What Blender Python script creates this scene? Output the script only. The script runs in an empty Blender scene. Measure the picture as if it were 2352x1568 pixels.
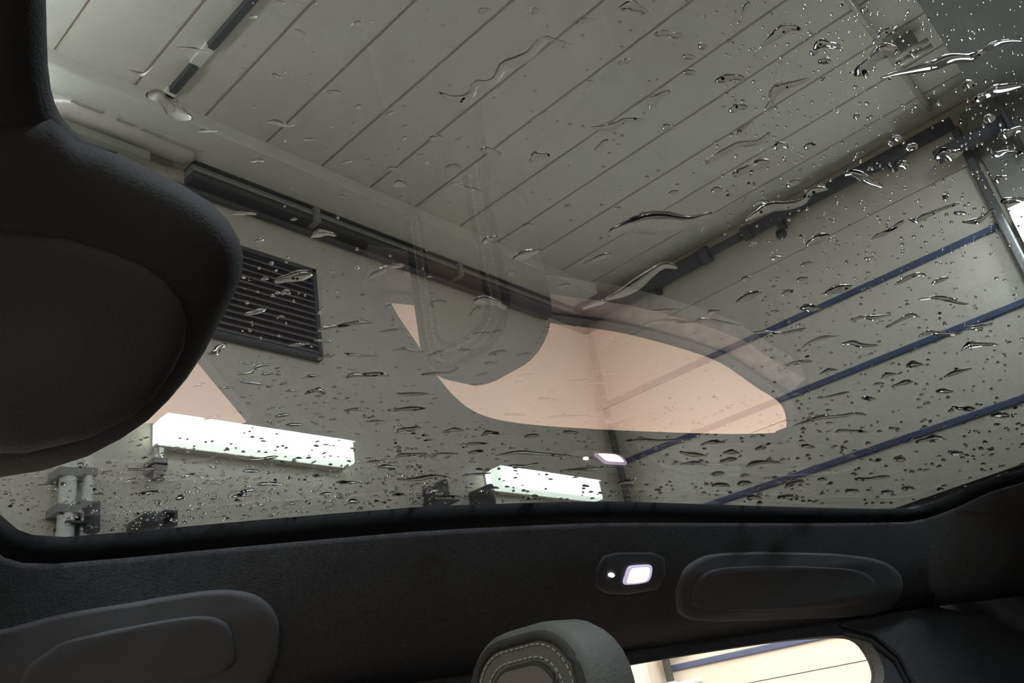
import bpy, bmesh, math, random
from mathutils import Vector, Matrix, geometry
from mathutils.bvhtree import BVHTree

C = bpy.context.scene.collection
sc = bpy.context.scene
random.seed(7)

# ------------------------------------------------------------------ camera, world, lights, exposure
FPX = 1900.0                                    # focal length in pixels of the 2352 x 1568 frame
CAM = Vector((0, 0, 1.25))                      # a phone held low inside the car
M = Matrix(((.66569, .20787, .71669), (-.72620, .40145, .55809), (-.17170, -.89198, .41820)))   # camera axes in the bay
cd = bpy.data.cameras.new('camera'); co = bpy.data.objects.new('camera', cd); C.objects.link(co)
cd.sensor_width = 36; cd.lens = 36 * FPX / 2352; cd.clip_start = .01; cd.clip_end = 60
r_, u_, b_ = M.col[0], -M.col[1], -M.col[2]
co.matrix_world = Matrix(((r_.x, u_.x, b_.x, CAM.x), (r_.y, u_.y, b_.y, CAM.y), (r_.z, u_.z, b_.z, CAM.z), (0, 0, 0, 1)))
sc.camera = co
sc.view_settings.view_transform = 'Standard'; sc.view_settings.look = 'None'
sc.view_settings.gamma = 1; sc.view_settings.use_curve_mapping = False
sc.view_settings.exposure = 0.0
w = bpy.data.worlds.new('world'); sc.world = w; w.use_nodes = True
w.node_tree.nodes['Background'].inputs[0].default_value = (.02, .02, .02, 1)
sc.cycles.caustics_reflective = False; sc.cycles.caustics_refractive = False
sc.cycles.transparent_max_bounces = 24; sc.cycles.max_bounces = 14; sc.cycles.transmission_bounces = 12
sc.cycles.sample_clamp_indirect = 30

def area(name, loc, sx, sy, power, col=(1, .97, .92), rot=(0, 0, 0)):
    d = bpy.data.lights.new(name, 'AREA'); d.shape = 'RECTANGLE'; d.size = sx; d.size_y = sy; d.energy = power; d.color = col
    o = bpy.data.objects.new(name, d); C.objects.link(o); o.location = loc; o.rotation_euler = rot
    return o
# the bay's ceiling strip lamps that hang outside the frame
area('unseen_strip_light', (.75, -.75, 3.02), 1.4, .12, 125, (1, .97, .93))
area('unseen_strip_light', (2.15, -.12, 3.03), .95, .12, 66, (1, .98, .95))
area('unseen_strip_light', (-1.4, .2, 3.02), 1.4, .12, 136, (1, .97, .93))
area('unseen_strip_light', (-1.6, -2.2, 3.02), 1.4, .12, 136, (1, .97, .93))

# ------------------------------------------------------------------ helpers
def ray(x, y):
    return M @ Vector(((x - 1176) / FPX, (y - 784) / FPX, 1.0))
def at(x, y, axis, val):                        # the point of the bay's plane axis = val seen at a pixel of the photo
    d = ray(x, y); return CAM + d * ((val - CAM[axis]) / d[axis])
def at_depth(x, y, t):
    return CAM + ray(x, y) * t
HC = Vector((.9595, -.2817, 0)); HS = Vector((.2817, .9595, 0))     # the car's axes: rearward, towards the passenger side
def car(c, s, z): return CAM + HC * c + HS * s + Vector((0, 0, z))
ROOF = .256                                     # height of the glass roof's inner face above the camera
def on_glass(x, y, dz=0.0):
    d = ray(x, y); return CAM + d * ((ROOF + dz) / d.z)
def lat(x, y, S):                               # the point of the lengthwise plane s = S of the car
    d = ray(x, y); return CAM + d * (S / d.dot(HS))

def mat(name, col, rough=.6, spec=.3, emit=None, strength=0, noise=0, nscale=8, metal=0, bump=0, bscale=60):
    m = bpy.data.materials.new(name); m.use_nodes = True; nt = m.node_tree; b = nt.nodes['Principled BSDF']
    b.inputs['Base Color'].default_value = (*col, 1); b.inputs['Roughness'].default_value = rough
    b.inputs['Specular IOR Level'].default_value = spec; b.inputs['Metallic'].default_value = metal
    tc = nt.nodes.new('ShaderNodeTexCoord')
    if noise:
        n = nt.nodes.new('ShaderNodeTexNoise'); n.inputs['Scale'].default_value = nscale; n.inputs['Detail'].default_value = 4
        rp = nt.nodes.new('ShaderNodeValToRGB')
        rp.color_ramp.elements[0].position = .3; rp.color_ramp.elements[1].position = .7
        rp.color_ramp.elements[0].color = (*[c * (1 - noise) for c in col], 1); rp.color_ramp.elements[1].color = (*[min(1, c * (1 + noise * .6)) for c in col], 1)
        nt.links.new(tc.outputs['Object'], n.inputs['Vector']); nt.links.new(n.outputs['Fac'], rp.inputs['Fac']); nt.links.new(rp.outputs['Color'], b.inputs['Base Color'])
    if bump:
        n = nt.nodes.new('ShaderNodeTexNoise'); n.inputs['Scale'].default_value = bscale; n.inputs['Detail'].default_value = 3
        bp = nt.nodes.new('ShaderNodeBump'); bp.inputs['Strength'].default_value = bump; bp.inputs['Distance'].default_value = .004
        nt.links.new(tc.outputs['Object'], n.inputs['Vector']); nt.links.new(n.outputs['Fac'], bp.inputs['Height']); nt.links.new(bp.outputs['Normal'], b.inputs['Normal'])
    if emit:
        b.inputs['Emission Color'].default_value = (*emit, 1); b.inputs['Emission Strength'].default_value = strength
    return m

def glass_mat(name, tint, refl, layers, ior=1.5):
    """A pane: tinted see-through mixed with a mirror by Fresnel; layers counts how many faces of the laminate add to the mirror."""
    m = bpy.data.materials.new(name); m.use_nodes = True; nt = m.node_tree; nt.nodes.clear()
    out = nt.nodes.new('ShaderNodeOutputMaterial'); mix = nt.nodes.new('ShaderNodeMixShader')
    tr = nt.nodes.new('ShaderNodeBsdfTransparent'); tr.inputs[0].default_value = (*tint, 1)
    gl = nt.nodes.new('ShaderNodeBsdfGlossy'); gl.inputs['Color'].default_value = (*refl, 1); gl.inputs['Roughness'].default_value = 0
    fr = nt.nodes.new('ShaderNodeFresnel'); fr.inputs['IOR'].default_value = ior
    # both faces of the sheet together: layers * F / (1 + (layers - 1) * F)
    m1 = nt.nodes.new('ShaderNodeMath'); m1.operation = 'MULTIPLY'; m1.inputs[1].default_value = layers
    m2 = nt.nodes.new('ShaderNodeMath'); m2.operation = 'MULTIPLY_ADD'; m2.inputs[1].default_value = layers - 1; m2.inputs[2].default_value = 1
    mu = nt.nodes.new('ShaderNodeMath'); mu.operation = 'DIVIDE'; mu.use_clamp = True
    nt.links.new(fr.outputs[0], m1.inputs[0]); nt.links.new(fr.outputs[0], m2.inputs[0])
    nt.links.new(m1.outputs[0], mu.inputs[0]); nt.links.new(m2.outputs[0], mu.inputs[1]); nt.links.new(mu.outputs[0], mix.inputs[0])
    nt.links.new(tr.outputs[0], mix.inputs[1]); nt.links.new(gl.outputs[0], mix.inputs[2]); nt.links.new(mix.outputs[0], out.inputs[0])
    return m
def clear_mat(name):
    m = bpy.data.materials.new(name); m.use_nodes = True; nt = m.node_tree; nt.nodes.clear()
    out = nt.nodes.new('ShaderNodeOutputMaterial'); tr = nt.nodes.new('ShaderNodeBsdfTransparent'); nt.links.new(tr.outputs[0], out.inputs[0]); return m
def water_mat(name, refract_only):
    m = bpy.data.materials.new(name); m.use_nodes = True; nt = m.node_tree; nt.nodes.clear()
    out = nt.nodes.new('ShaderNodeOutputMaterial')
    g = nt.nodes.new('ShaderNodeBsdfRefraction' if refract_only else 'ShaderNodeBsdfGlass')
    g.inputs['IOR'].default_value = 1.33; g.inputs['Roughness'].default_value = 0; g.inputs['Color'].default_value = (1, 1, 1, 1)
    nt.links.new(g.outputs[0], out.inputs[0]); return m

MT = dict(
    wall=mat('cream_wall', (.775, .715, .625), .5, .3, noise=.05, nscale=2.0),
    plank=mat('ceiling_plank', (.80, .765, .69), .55, .3, noise=.06, nscale=1.5),
    ceil_back=mat('ceiling_backing', (.70, .62, .54), .8),
    soffit=mat('soffit_paint', (.88, .86, .78), .6, noise=.05, nscale=2),
    floor=mat('wet_floor', (.42, .37, .32), .35, .5, noise=.2, nscale=3),
    blue=mat('blue_strip', (.10, .122, .21), .5, noise=.1),
    navy=mat('dark_pipe', (.10, .105, .11), .45, noise=.15),
    post=mat('dark_post', (.13, .13, .125), .5, noise=.1),
    rail=mat('rail_dark', (.09, .095, .105), .4, noise=.15), rail_hi=mat('rail_light', (.5, .5, .5), .3, metal=.6),
    grey=mat('grey_paint', (.34, .335, .31), .6, noise=.1), seam=mat('panel_seam', (.68, .60, .50), .7),
    bulk=mat('bulkhead', (.28, .275, .26), .6, noise=.08),
    white=mat('white_plastic', (.82, .82, .78), .4), vent=mat('vent_metal', (.20, .195, .185), .5), vent_in=mat('vent_hollow', (.03, .03, .03), .8),
    lamp=mat('lamp_diffuser', (.9, .9, .9), .5, emit=(1, .98, .93), strength=72), lamp_rim=mat('lamp_rim', (.9, .9, .8), .5, emit=(1, 1, .8), strength=7),
    tube=mat('pale_tube', (.70, .64, .58), .15, .6), tube_hi=mat('bright_metal', (.85, .83, .78), .2, metal=.5),
    liner=mat('headliner_fabric', (.10, .10, .108), .95, .1, noise=.25, nscale=300, bump=.3, bscale=500),
    liner_pad=mat('handle_plastic', (.135, .135, .145), .75, .25, bump=.15, bscale=700),
    trim=mat('black_trim', (.012, .013, .014), .6, .2), sill=mat('door_sill', (.30, .28, .26), .35, .5, noise=.3, nscale=40), seal=mat('window_seal', (.05, .05, .05), .45),
    mirror=mat('mirror_plastic', (.048, .048, .05), .7, .25, bump=.2, bscale=900), mirror2=mat('mirror_cap', (.066, .066, .072), .65, .25, bump=.2, bscale=900),
    leather=mat('grey_leather', (.125, .123, .111), .6, .3, noise=.08, nscale=30, bump=.25, bscale=260), leather2=mat('panel_leather', (.15, .132, .122), .65, .25, bump=.25, bscale=300),
    crease=mat('leather_crease', (.04, .04, .037), .8), back=mat('headrest_back', (.06, .06, .064), .6), thread=mat('thread', (.33, .325, .305), .8),
    carpet=mat('dark_carpet', (.02, .02, .022), .95, noise=.3, nscale=200),
    led=mat('lamp_lens', (.9, .9, .95), .4, emit=(.93, .92, 1), strength=3), led_frame=mat('lamp_frame', (.5, .47, .6), .35, emit=(.62, .54, .78), strength=.72),
    led_dot=mat('indicator', (.9, .9, .9), .4, emit=(1, .97, .95), strength=2.5), base=mat('lamp_base', (.085, .085, .095), .5, .4),
    roof=glass_mat('roof_glass', (.195, .232, .256), (1.0, .80, .80), 3.2, 1.6), clear=clear_mat('glass_outer'),
    side=glass_mat('side_glass', (.97, .97, .96), (1, 1, 1), 1.0),
    water=water_mat('water', False), water_in=water_mat('water_base', True),
)

def props(o, label=None, cat=None, group=None, kind=None):
    for k, v in (('label', label), ('category', cat), ('group', group), ('kind', kind)):
        if v: o[k] = v
    return o
def mesh(name, V, F, m, parent=None, smooth=False, slots=None):
    """One mesh object; its origin goes to the middle of its own foot."""
    V = [Vector(v) for v in V]
    lo = Vector([min(v[i] for v in V) for i in range(3)]); hi = Vector([max(v[i] for v in V) for i in range(3)])
    org = Vector(((lo.x + hi.x) / 2, (lo.y + hi.y) / 2, lo.z))
    me = bpy.data.meshes.new(name); me.from_pydata([v - org for v in V], [], F)
    ms = m if isinstance(m, (list, tuple)) else [m]
    for q in ms: me.materials.append(q)
    if slots: me.polygons.foreach_set('material_index', slots)
    if smooth: me.polygons.foreach_set('use_smooth', [True] * len(me.polygons))
    me.update()
    o = bpy.data.objects.new(name, me); C.objects.link(o)
    if parent:
        o.parent = parent; o.location = org - world_loc(parent)
    else: o.location = org
    return o
def world_loc(o):
    l = Vector(o.location)
    while o.parent: o = o.parent; l += Vector(o.location)
    return l
def empty(name, loc, label, cat, group=None, kind=None):
    o = bpy.data.objects.new(name, None); o.empty_display_size = .05; C.objects.link(o); o.location = loc
    return props(o, label, cat, group, kind)
class MB:
    def __init__(s): s.V = []; s.F = []
    def add(s, V, F):
        n = len(s.V); s.V += [Vector(v) for v in V]; s.F += [tuple(i + n for i in f) for f in F]; return s
    def box(s, lo, hi):
        x0, y0, z0 = [min(a, b) for a, b in zip(lo, hi)]; x1, y1, z1 = [max(a, b) for a, b in zip(lo, hi)]
        return s.add([(x0, y0, z0), (x1, y0, z0), (x1, y1, z0), (x0, y1, z0), (x0, y0, z1), (x1, y0, z1), (x1, y1, z1), (x0, y1, z1)],
                     [(3, 2, 1, 0), (4, 5, 6, 7), (0, 1, 5, 4), (1, 2, 6, 5), (2, 3, 7, 6), (3, 0, 4, 7)])
    def tube(s, pts, r, n=10, cap=True):
        pts = [Vector(p) for p in pts]; rs = r if isinstance(r, (list, tuple)) else [r] * len(pts); rings = []
        for i, p in enumerate(pts):
            t = (pts[min(i + 1, len(pts) - 1)] - pts[max(i - 1, 0)]).normalized()
            a = t.cross(Vector((0, 0, 1)) if abs(t.z) < .9 else Vector((1, 0, 0))).normalized(); b = t.cross(a)
            rings.append([p + (a * math.cos(k * 2 * math.pi / n) + b * math.sin(k * 2 * math.pi / n)) * rs[i] for k in range(n)])
        V = [v for R in rings for v in R]; F = []
        for i in range(len(rings) - 1):
            for k in range(n):
                F.append((i * n + k, i * n + (k + 1) % n, (i + 1) * n + (k + 1) % n, (i + 1) * n + k))
        if cap: F += [tuple(range(n))[::-1], tuple((len(rings) - 1) * n + k for k in range(n))]
        return s.add(V, F)
    def out(s, name, m, parent=None, smooth=False): return mesh(name, s.V, s.F, m, parent, smooth)
def box_obj(name, lo, hi, m, parent=None): return MB().box(lo, hi).out(name, m, parent)
def bevel(o, r, seg=3, smooth=True):
    bm = bmesh.new(); bm.from_mesh(o.data); bmesh.ops.recalc_face_normals(bm, faces=bm.faces)
    bmesh.ops.bevel(bm, geom=bm.edges, offset=r, segments=seg, profile=.5, affect='EDGES', clamp_overlap=True)
    bm.to_mesh(o.data); bm.free()
    if smooth: o.data.polygons.foreach_set('use_smooth', [True] * len(o.data.polygons))
    return o

def smooth_path(P, n):
    """Catmull-Rom through the points."""
    if len(P) == 2: P = [P[0], ((P[0][0] + P[1][0]) / 2, (P[0][1] + P[1][1]) / 2 - .6), P[1]]
    Q = [P[0]] + list(P) + [P[-1]]; out = []; seg = len(P) - 1
    for i in range(n + 1):
        t = i / n * seg; k = min(int(t), seg - 1); u = t - k; p0, p1, p2, p3 = Q[k], Q[k + 1], Q[k + 2], Q[k + 3]
        out.append(tuple(.5 * (2 * b + (c - a) * u + (2 * a - 5 * b + 4 * c - d) * u * u + (3 * b - a - 3 * c + d) * u ** 3) for a, b, c, d in zip(p0, p1, p2, p3)))
    return out

# ------------------------------------------------------------------ the bay: floor, walls, ceiling
CZ = CAM.z + 1.90                                # ceiling underside
K = at(1332, 715, 2, CZ)                        # the corner where both walls meet the ceiling
XR, YL = K.x, K.y                               # right wall plane, left wall plane
XB, YB = -4.2, -3.2
def L(x, y, d=0.0): return at(x, y, 1, YL - d)
props(box_obj('floor', (XB, YB, -.1), (XR, YL, 0), MT['floor']), 'wet grey floor of the wash bay under the car', 'floor', kind='structure')
wl = props(box_obj('wall_left', (XB, YL, 0), (XR, YL + .12, CZ + .1), MT['wall']), 'long cream wall carrying the vent and the two strip lamps', 'wall', kind='structure')
wr = props(box_obj('wall_right', (XR + .02, YB, 0), (XR + .14, YL + .12, CZ + .1), MT['seam']), 'cream panelled wall crossed by dark blue strips', 'wall', kind='structure')
props(box_obj('wall_back', (XB - .12, YB, 0), (XB, YL, CZ + .1), MT['wall']), 'cream wall at the front of the car', 'wall', kind='structure')
props(box_obj('wall_near', (XB, YB - .12, 0), (XR, YB, CZ + .1), MT['wall']), 'cream wall on the driver side', 'wall', kind='structure')

# ceiling: backing and the long planks whose joints run across the bay
ce = props(box_obj('ceiling', (XB, YB, CZ + .008), (XR + .14, YL + .12, CZ + .08), MT['ceil_back']), 'ceiling of long grey cream planks above the car', 'ceiling', kind='structure')
joints_px = [((1572, 14), (967, 466)), ((1178, 0), (780, 347)), ((960, 0), (780, 163)), ((799, 153), (677, 269)), ((721, 0), (537, 200)), ((473, 0), (374, 119)), ((204, 10), (112, 136)),
             ((1310, 60), (980, 330)), ((1700, 60), (1130, 480))]
JX = sorted(sum(at(*p, 2, CZ).x for p in q) / 2 for q in joints_px)
keep = [JX[0]]
for x in JX[1:]:
    if x - keep[-1] > .1: keep.append(x)
JX = keep
step = (JX[-1] - JX[0]) / (len(JX) - 1)
x = JX[-1] + step
while x < XR - .1: JX.append(x); x += step
x = JX[0] - step
while x > XB: JX.insert(0, x); x -= step
JX = [XB] + JX + [XR]
YE = sum(at(px, py, 2, CZ).y for px, py in ((110, 155), (740, 385), (1330, 610))) / 3      # soffit edge
for a, b in zip(JX, JX[1:]):
    if b - a < .03: continue
    box_obj('plank', (a + .006, YB, CZ), (b - .006, YE + .02, CZ + .010), MT['plank'], ce)
XS = at(1392, 655, 2, CZ - .03).x
so = props(box_obj('soffit', (XB, YE, CZ - .05), (XS, YL, CZ + .014), MT['soffit']), 'flat pale soffit boxed along the top of the vent wall', 'soffit', kind='structure')
bevel(so, .004, 1, False)
# the darker dropped bulkhead at the far end of the planks
e0 = at(2105, 0, 2, CZ - .10)
props(bevel(box_obj('bulkhead', (.8, YB, CZ - .10), (XR, e0.y, CZ + .012), MT['bulk']), .006, 2, False), 'dark dropped bulkhead bordering the ceiling planks at upper right', 'bulkhead', kind='structure')

# right wall: broad panels between the blue strips, dark pipe along its top
def wall_z(p, q): return sum(at(*v, 0, XR).z for v in (p, q)) / 2
zb, zc, zd = wall_z((1763, 761), (2198, 564)), wall_z((1773, 925), (2348, 697)), wall_z((1640, 1155), (2348, 918))
zw = sum(at(*v, 0, XR).z for v in ((1600, 1522), (1700, 1500), (1790, 1483))) / 3
zf = wall_z((1569, 710), (1831, 578))
strips = [zb, zc, zd, zw]
edges = sorted([0, .42, .80, 1.12, zw, (zw + zd) / 2, zd, zc, zb, zf, CZ - .05] + [at(1900, 1520, 0, XR).z - .02])
edges = [e for i, e in enumerate(edges) if i == 0 or e - edges[i - 1] > .05]
YP = at(2245, 390, 0, XR).y                     # dark post
for a, b in zip(edges, edges[1:]):
    o = box_obj('panel', (XR, YP + .02, a + .0015), (XR + .03, YL, b - .0015), MT['wall'], wr)
box_obj('panel', (XR, YB, 0), (XR + .03, YP - .03, CZ - .04), MT['grey'], wr)
for i, z in enumerate(strips):
    n = ['highest', 'second highest', 'third from the top', 'lowest, seen through the side window'][i]
    props(bevel(box_obj('trim_%d' % (i + 1), (XR - .012, YP + .02, z - .013), (XR, YL - .02, z + .013), MT['blue']), .004, 1, False), 'dark blue strip across the panelled wall, ' + n, 'trim', kind='structure')
props(bevel(box_obj('wall_post', (XR - .04, YP - .012, 0), (XR + .02, YP + .02, CZ - .1), MT['post']), .006, 1, False), 'dark upright post ending the panelled wall', 'post', kind='structure')
# pipe along the top of the panelled wall
pr = at(1810, 487, 0, XR - .05); zt = sum(at(*v, 0, XR - .05).z for v in ((1420, 680), (1810, 487), (2180, 300))) / 3
pt = empty('wall_pipe', (XR - .05, (YP + YL) / 2, zt), 'thick dark pipe running under the ceiling along the panelled wall', 'pipe')
ya, yb, yc = at(1620, 585, 0, XR - .05).y, at(1715, 530, 0, XR - .05).y, YP
X = XR - .05
MB().tube([(X, YL - .03, zt), (X, ya, zt)], .036, 14).out('thick_section', MT['navy'], pt, True)
MB().tube([(X, ya, zt), (X, yb, zt)], .020, 14).out('thin_section', MT['navy'], pt, True)
MB().tube([(X, yb, zt), (X, yc, zt)], .028, 14).out('far_section', MT['navy'], pt, True)
for yy in (ya, yb):
    MB().tube([(X, yy - .02, zt), (X, yy + .02, zt)], .042 if yy == ya else .034, 14).out('coupling', MT['navy'], pt, True)
for px in (1500, 1790, 2050):
    yy = at(px, 600 - (px - 1600) * .47, 0, XR - .05).y
    box_obj('bracket', (XR - .055, yy - .012, zt - .05), (XR, yy + .012, zt + .03), MT['navy'], pt)
bt = at(1792, 536, 0, XR - .02)
props(MB().tube([bt, bt + Vector((.02, 0, 0))], .022, 14).out('wall_sensor', MT['navy'], None, True), 'small round dark knob on the wall just under the pipe joint', 'sensor')

# corner pipe
cp = empty('corner_pipe', (XR - .05, YL - .05, 1.18), 'dark slim pipe standing in the corner of the two walls', 'pipe')
MB().tube([(XR - .05, YL - .05, 1.18), (XR - .05, YL - .05, CZ - .12)], .017, 14).out('pipe', MT['post'], cp, True)
for z in (1.3, 1.42, 1.9, 2.5):
    MB().tube([(XR - .05, YL - .05, z - .015), (XR - .05, YL - .05, z + .015)], .023, 14).out('clamp', MT['white'], cp, True)
    MB().tube([(XR - .05, YL - .05, z), (XR, YL - .17, z)], .010, 8).out('clamp_arm', MT['white'], cp, True)
props(bevel(box_obj('corner_casing', (XR - .30, YL - .03, 1.2), (XR - .16, YL, 1.62), MT['white']), .01, 2), 'pale upright casing on the wall beside the corner pipe', 'casing')

# left wall: rail, conduit, vent, lamps, pipes
rz = sum(L(*v, .05).z for v in ((440, 378), (800, 522), (1230, 692))) / 3
rx0 = L(440, 378, .05).x
rl = empty('cable_rail', ((rx0 + XR) / 2, YL - .04, rz), 'dark multi-groove cable rail along the top of the vent wall', 'rail')
for k, (dz, h, m, d) in enumerate(((.028, .022, 'rail', .07), (.006, .018, 'grey', .055), (-.010, .010, 'rail_hi', .065), (-.030, .022, 'rail', .06))):
    box_obj(['upper_channel', 'groove', 'bright_edge', 'lower_channel'][k], (rx0, YL - d, rz + dz - h / 2), (XR - .08, YL, rz + dz + h / 2), MT[m], rl)
for px in (720, 1050):
    xx = L(px, 375 + .399 * (px - 440), .05).x
    box_obj('clip', (xx - .012, YL - .075, rz - .045), (xx + .012, YL, rz + .045), MT['grey'], rl)
cz_ = [L(500, 490, .02), L(800, 580, .02), L(1080, 660, .02), L(1250, 702, .02)]
cz_ = [Vector((p.x, YL - .02, sum(q.z for q in cz_) / 4)) for p in cz_]
cz_.insert(0, cz_[0] - Vector((.9, 0, 0)))
props(MB().tube(cz_, .011, 8).out('wall_cable', MT['navy'], None, True), 'thin dark cable strung along the wall below the cable rail', 'cable')

# vent grille
va, vb, vc = L(565, 580), L(718, 628), L(728, 832)
x1 = (vb.x + vc.x) / 2; z1 = (va.z + vb.z) / 2; z0 = vc.z; x0 = x1 - .62
vg = empty('vent_grille', ((x0 + x1) / 2, YL, z0), 'dark louvred vent grille on the wall beside the mirror housing', 'vent')
box_obj('hollow', (x0 + .01, YL - .008, z0 + .01), (x1 - .01, YL - .002, z1 - .01), MT['vent_in'], vg)
for lo, hi in (((x0, z1 - .016), (x1, z1)), ((x0, z0), (x1, z0 + .016)), ((x0, z0), (x0 + .016, z1)), ((x1 - .016, z0), (x1, z1))):
    box_obj('frame', (lo[0], YL - .03, lo[1]), (hi[0], YL - .002, hi[1]), MT['rail'], vg)
ns = 13
for i in range(ns):
    z = z0 + .02 + (z1 - z0 - .04) * (i + .5) / ns
    MB().add([(x0 + .014, YL - .006, z + .012), (x1 - .014, YL - .006, z + .012), (x1 - .014, YL - .028, z - .008), (x0 + .014, YL - .028, z - .008),
              (x0 + .014, YL - .006, z + .008), (x1 - .014, YL - .006, z + .008), (x1 - .014, YL - .028, z - .012), (x0 + .014, YL - .028, z - .012)],
             [(0, 1, 2, 3), (7, 6, 5, 4), (0, 4, 5, 1), (1, 5, 6, 2), (2, 6, 7, 3), (3, 7, 4, 0)]).out('slat', MT['vent'], vg)

# strip lamps on the left wall
def wall_lamp(p, q, h, label):
    a, b = L(*p, .06), L(*q, .06); z = (a.z + b.z) / 2
    t = empty('strip_lamp', ((a.x + b.x) / 2, YL, z), label, 'lamp', 'strip lamps on the wash bay walls')
    box_obj('housing', (a.x, YL - .035, z - h * .62), (b.x, YL, z + h * .5), MT['white'], t)
    box_obj('top_shade', (a.x, YL - .092, z + h * .5), (b.x, YL, z + h * .5 + .006), MT['white'], t)  # added plate that keeps the lamp's light off the wall above
    bevel(box_obj('diffuser', (a.x + .02, YL - .085, z - h * .36), (b.x - .02, YL - .035, z + h * .5), MT['lamp'], t), .014, 3)
    bevel(box_obj('lower_lens', (a.x + .012, YL - .075, z - h * .62), (b.x - .012, YL - .036, z - h * .37), MT['lamp_rim'], t), .008, 2)
    for xx in (a.x, b.x - .02): bevel(box_obj('end_cap', (xx, YL - .08, z - h * .6), (xx + .02, YL - .002, z + h * .52), MT['lamp_rim'], t), .006, 2)
    return t
wall_lamp((372, 983), (806, 1042), .066, 'long glowing white strip lamp beside the mirror housing')
wall_lamp((1138, 1092), (1374, 1130), .075, 'short glowing white strip lamp under the pink reflection')
wall_lamp((-600, -10), (45, 225), .066, 'third strip lamp of the row, behind the mirror stem')
lq = at(-230, 60, 2, CZ - .42)
area('unseen_strip_light', (lq.x, lq.y, lq.z), .9, .06, 13, (1, .95, .88), (math.pi, 0, math.pi / 2))  # added upward light, hidden by the mirror stem, to brighten the ceiling at upper left
# upright lamp at the end of the panelled wall
lv = at(2348, 470, 0, XR - .06); lz = at(2362, 700, 0, XR - .06).z
t = empty('strip_lamp', (XR, lv.y, lz), 'upright glowing strip lamp past the dark post at the right edge', 'lamp', 'strip lamps on the wash bay walls')
box_obj('housing', (XR - .035, lv.y - .05, lz), (XR, lv.y + .05, lv.z), MT['white'], t)
bevel(box_obj('diffuser', (XR - .09, lv.y - .038, lz + .02), (XR - .035, lv.y + .038, lv.z - .02), MT['lamp'], t), .014, 3)
for z in (lz, lv.z - .02): box_obj('end_cap', (XR - .085, lv.y - .045, z), (XR - .002, lv.y + .045, z + .02), MT['lamp_rim'], t)

# unlit tube lamp high on the left wall, behind the mirror stem
a, b = L(120, 205, .09), L(458, 338, .09); z = (a.z + b.z) / 2
t = empty('tube_lamp', ((a.x + b.x) / 2, YL, z), 'pale unlit tube lamp on the wall beside the mirror stem', 'lamp')
MB().tube([(a.x - .08, YL - .07, z), (b.x - .04, YL - .07, z), (b.x - .012, YL - .07, z), (b.x, YL - .07, z)], [.062, .062, .05, .02], 18).out('tube_cover', MT['tube'], t, True)
for x0_, x1_ in ((L(165, 255, .13).x, L(235, 280, .13).x), (L(270, 287, .13).x, L(310, 296, .13).x), (L(330, 305, .13).x, L(465, 352, .13).x)):
    box_obj('highlight_strip', (x0_, YL - .130, z - .046), (x1_, YL - .116, z - .034), MT['tube_hi'], t)  # pale strips standing in for the highlights along the tube
box_obj('base_plate', (a.x - .06, YL - .03, z - .05), (b.x - .06, YL, z + .05), MT['grey'], t)
box_obj('lower_bracket', (a.x - .06, YL - .08, z - .115), (b.x - .16, YL - .0, z - .085), MT['grey'], t)

# dark slotted rail across the planks at upper left
sx = sum(at(*v, 2, CZ - .01).x for v in ((575, 0), (480, 110), (440, 152), (395, 215), (340, 272))) / 5
rt = empty('ceiling_rail', (sx, YE - .6, CZ), 'slim dark rail fixed across the ceiling planks above the mirror stem', 'rail')
y_ = [at(*v, 2, CZ - .02).y for v in ((585, -15), (480, 110), (440, 152), (395, 213), (358, 250), (335, 275))]
for i in (0, 2, 4):
    box_obj('section', (sx - .010, y_[i], CZ - .022), (sx + .010, y_[i + 1], CZ), MT['rail'], rt)
    box_obj('section_edge', (sx + .010, y_[i], CZ - .014), (sx + .016, y_[i + 1], CZ), MT['grey'], rt)
for i in (1, 3):
    box_obj('cover', (sx - .014, y_[i], CZ - .010), (sx + .018, y_[i + 1], CZ), MT['soffit'], rt)
# pale conduit and small bar lamp at upper right
p = at(1950, 0, 2, CZ - .02)
props(MB().tube([(p.x - .9, p.y, CZ - .014), (XR - .1, p.y, CZ - .014)], .012, 8).out('conduit', MT['tube'], None, True), 'thin pale conduit crossing the planks beside the dark bulkhead', 'conduit')
a, b = at(2040, 150, 2, CZ - .06), at(2150, 88, 2, CZ - .06)
t = empty('bar_fitting', ((a.x + b.x) / 2, (a.y + b.y) / 2, CZ), 'short pale double bar fitting under the ceiling near the bulkhead', 'fitting')
xm = (a.x + b.x) / 2
box_obj('mount', (xm - .03, (a.y + b.y) / 2 - .03, CZ - .05), (xm + .03, (a.y + b.y) / 2 + .03, CZ), MT['grey'], t)
for dx in (-.022, .022):
    MB().tube([(xm + dx, a.y - .02, CZ - .065), (xm + dx, b.y + .02, CZ - .065)], .009, 8).out('bar', MT['tube_hi'], t, True)
# dark housings on the panelled wall's far end
p, q = at(2285, 235, 0, XR - .1), at(2345, 320, 0, XR - .1)
t = empty('motor_box', (XR, (p.y + q.y) / 2, q.z), 'dark block housing by the top of the post at upper right', 'motor')
bevel(box_obj('housing', (XR - .16, q.y, q.z), (XR, p.y, p.z), MT['navy'], t), .012, 2)
MB().tube([(XR - .10, p.y, (p.z + q.z) / 2), (XR - .10, YP + .1, (p.z + q.z) / 2)], .03, 12).out('shaft', MT['navy'], t, True)

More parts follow.
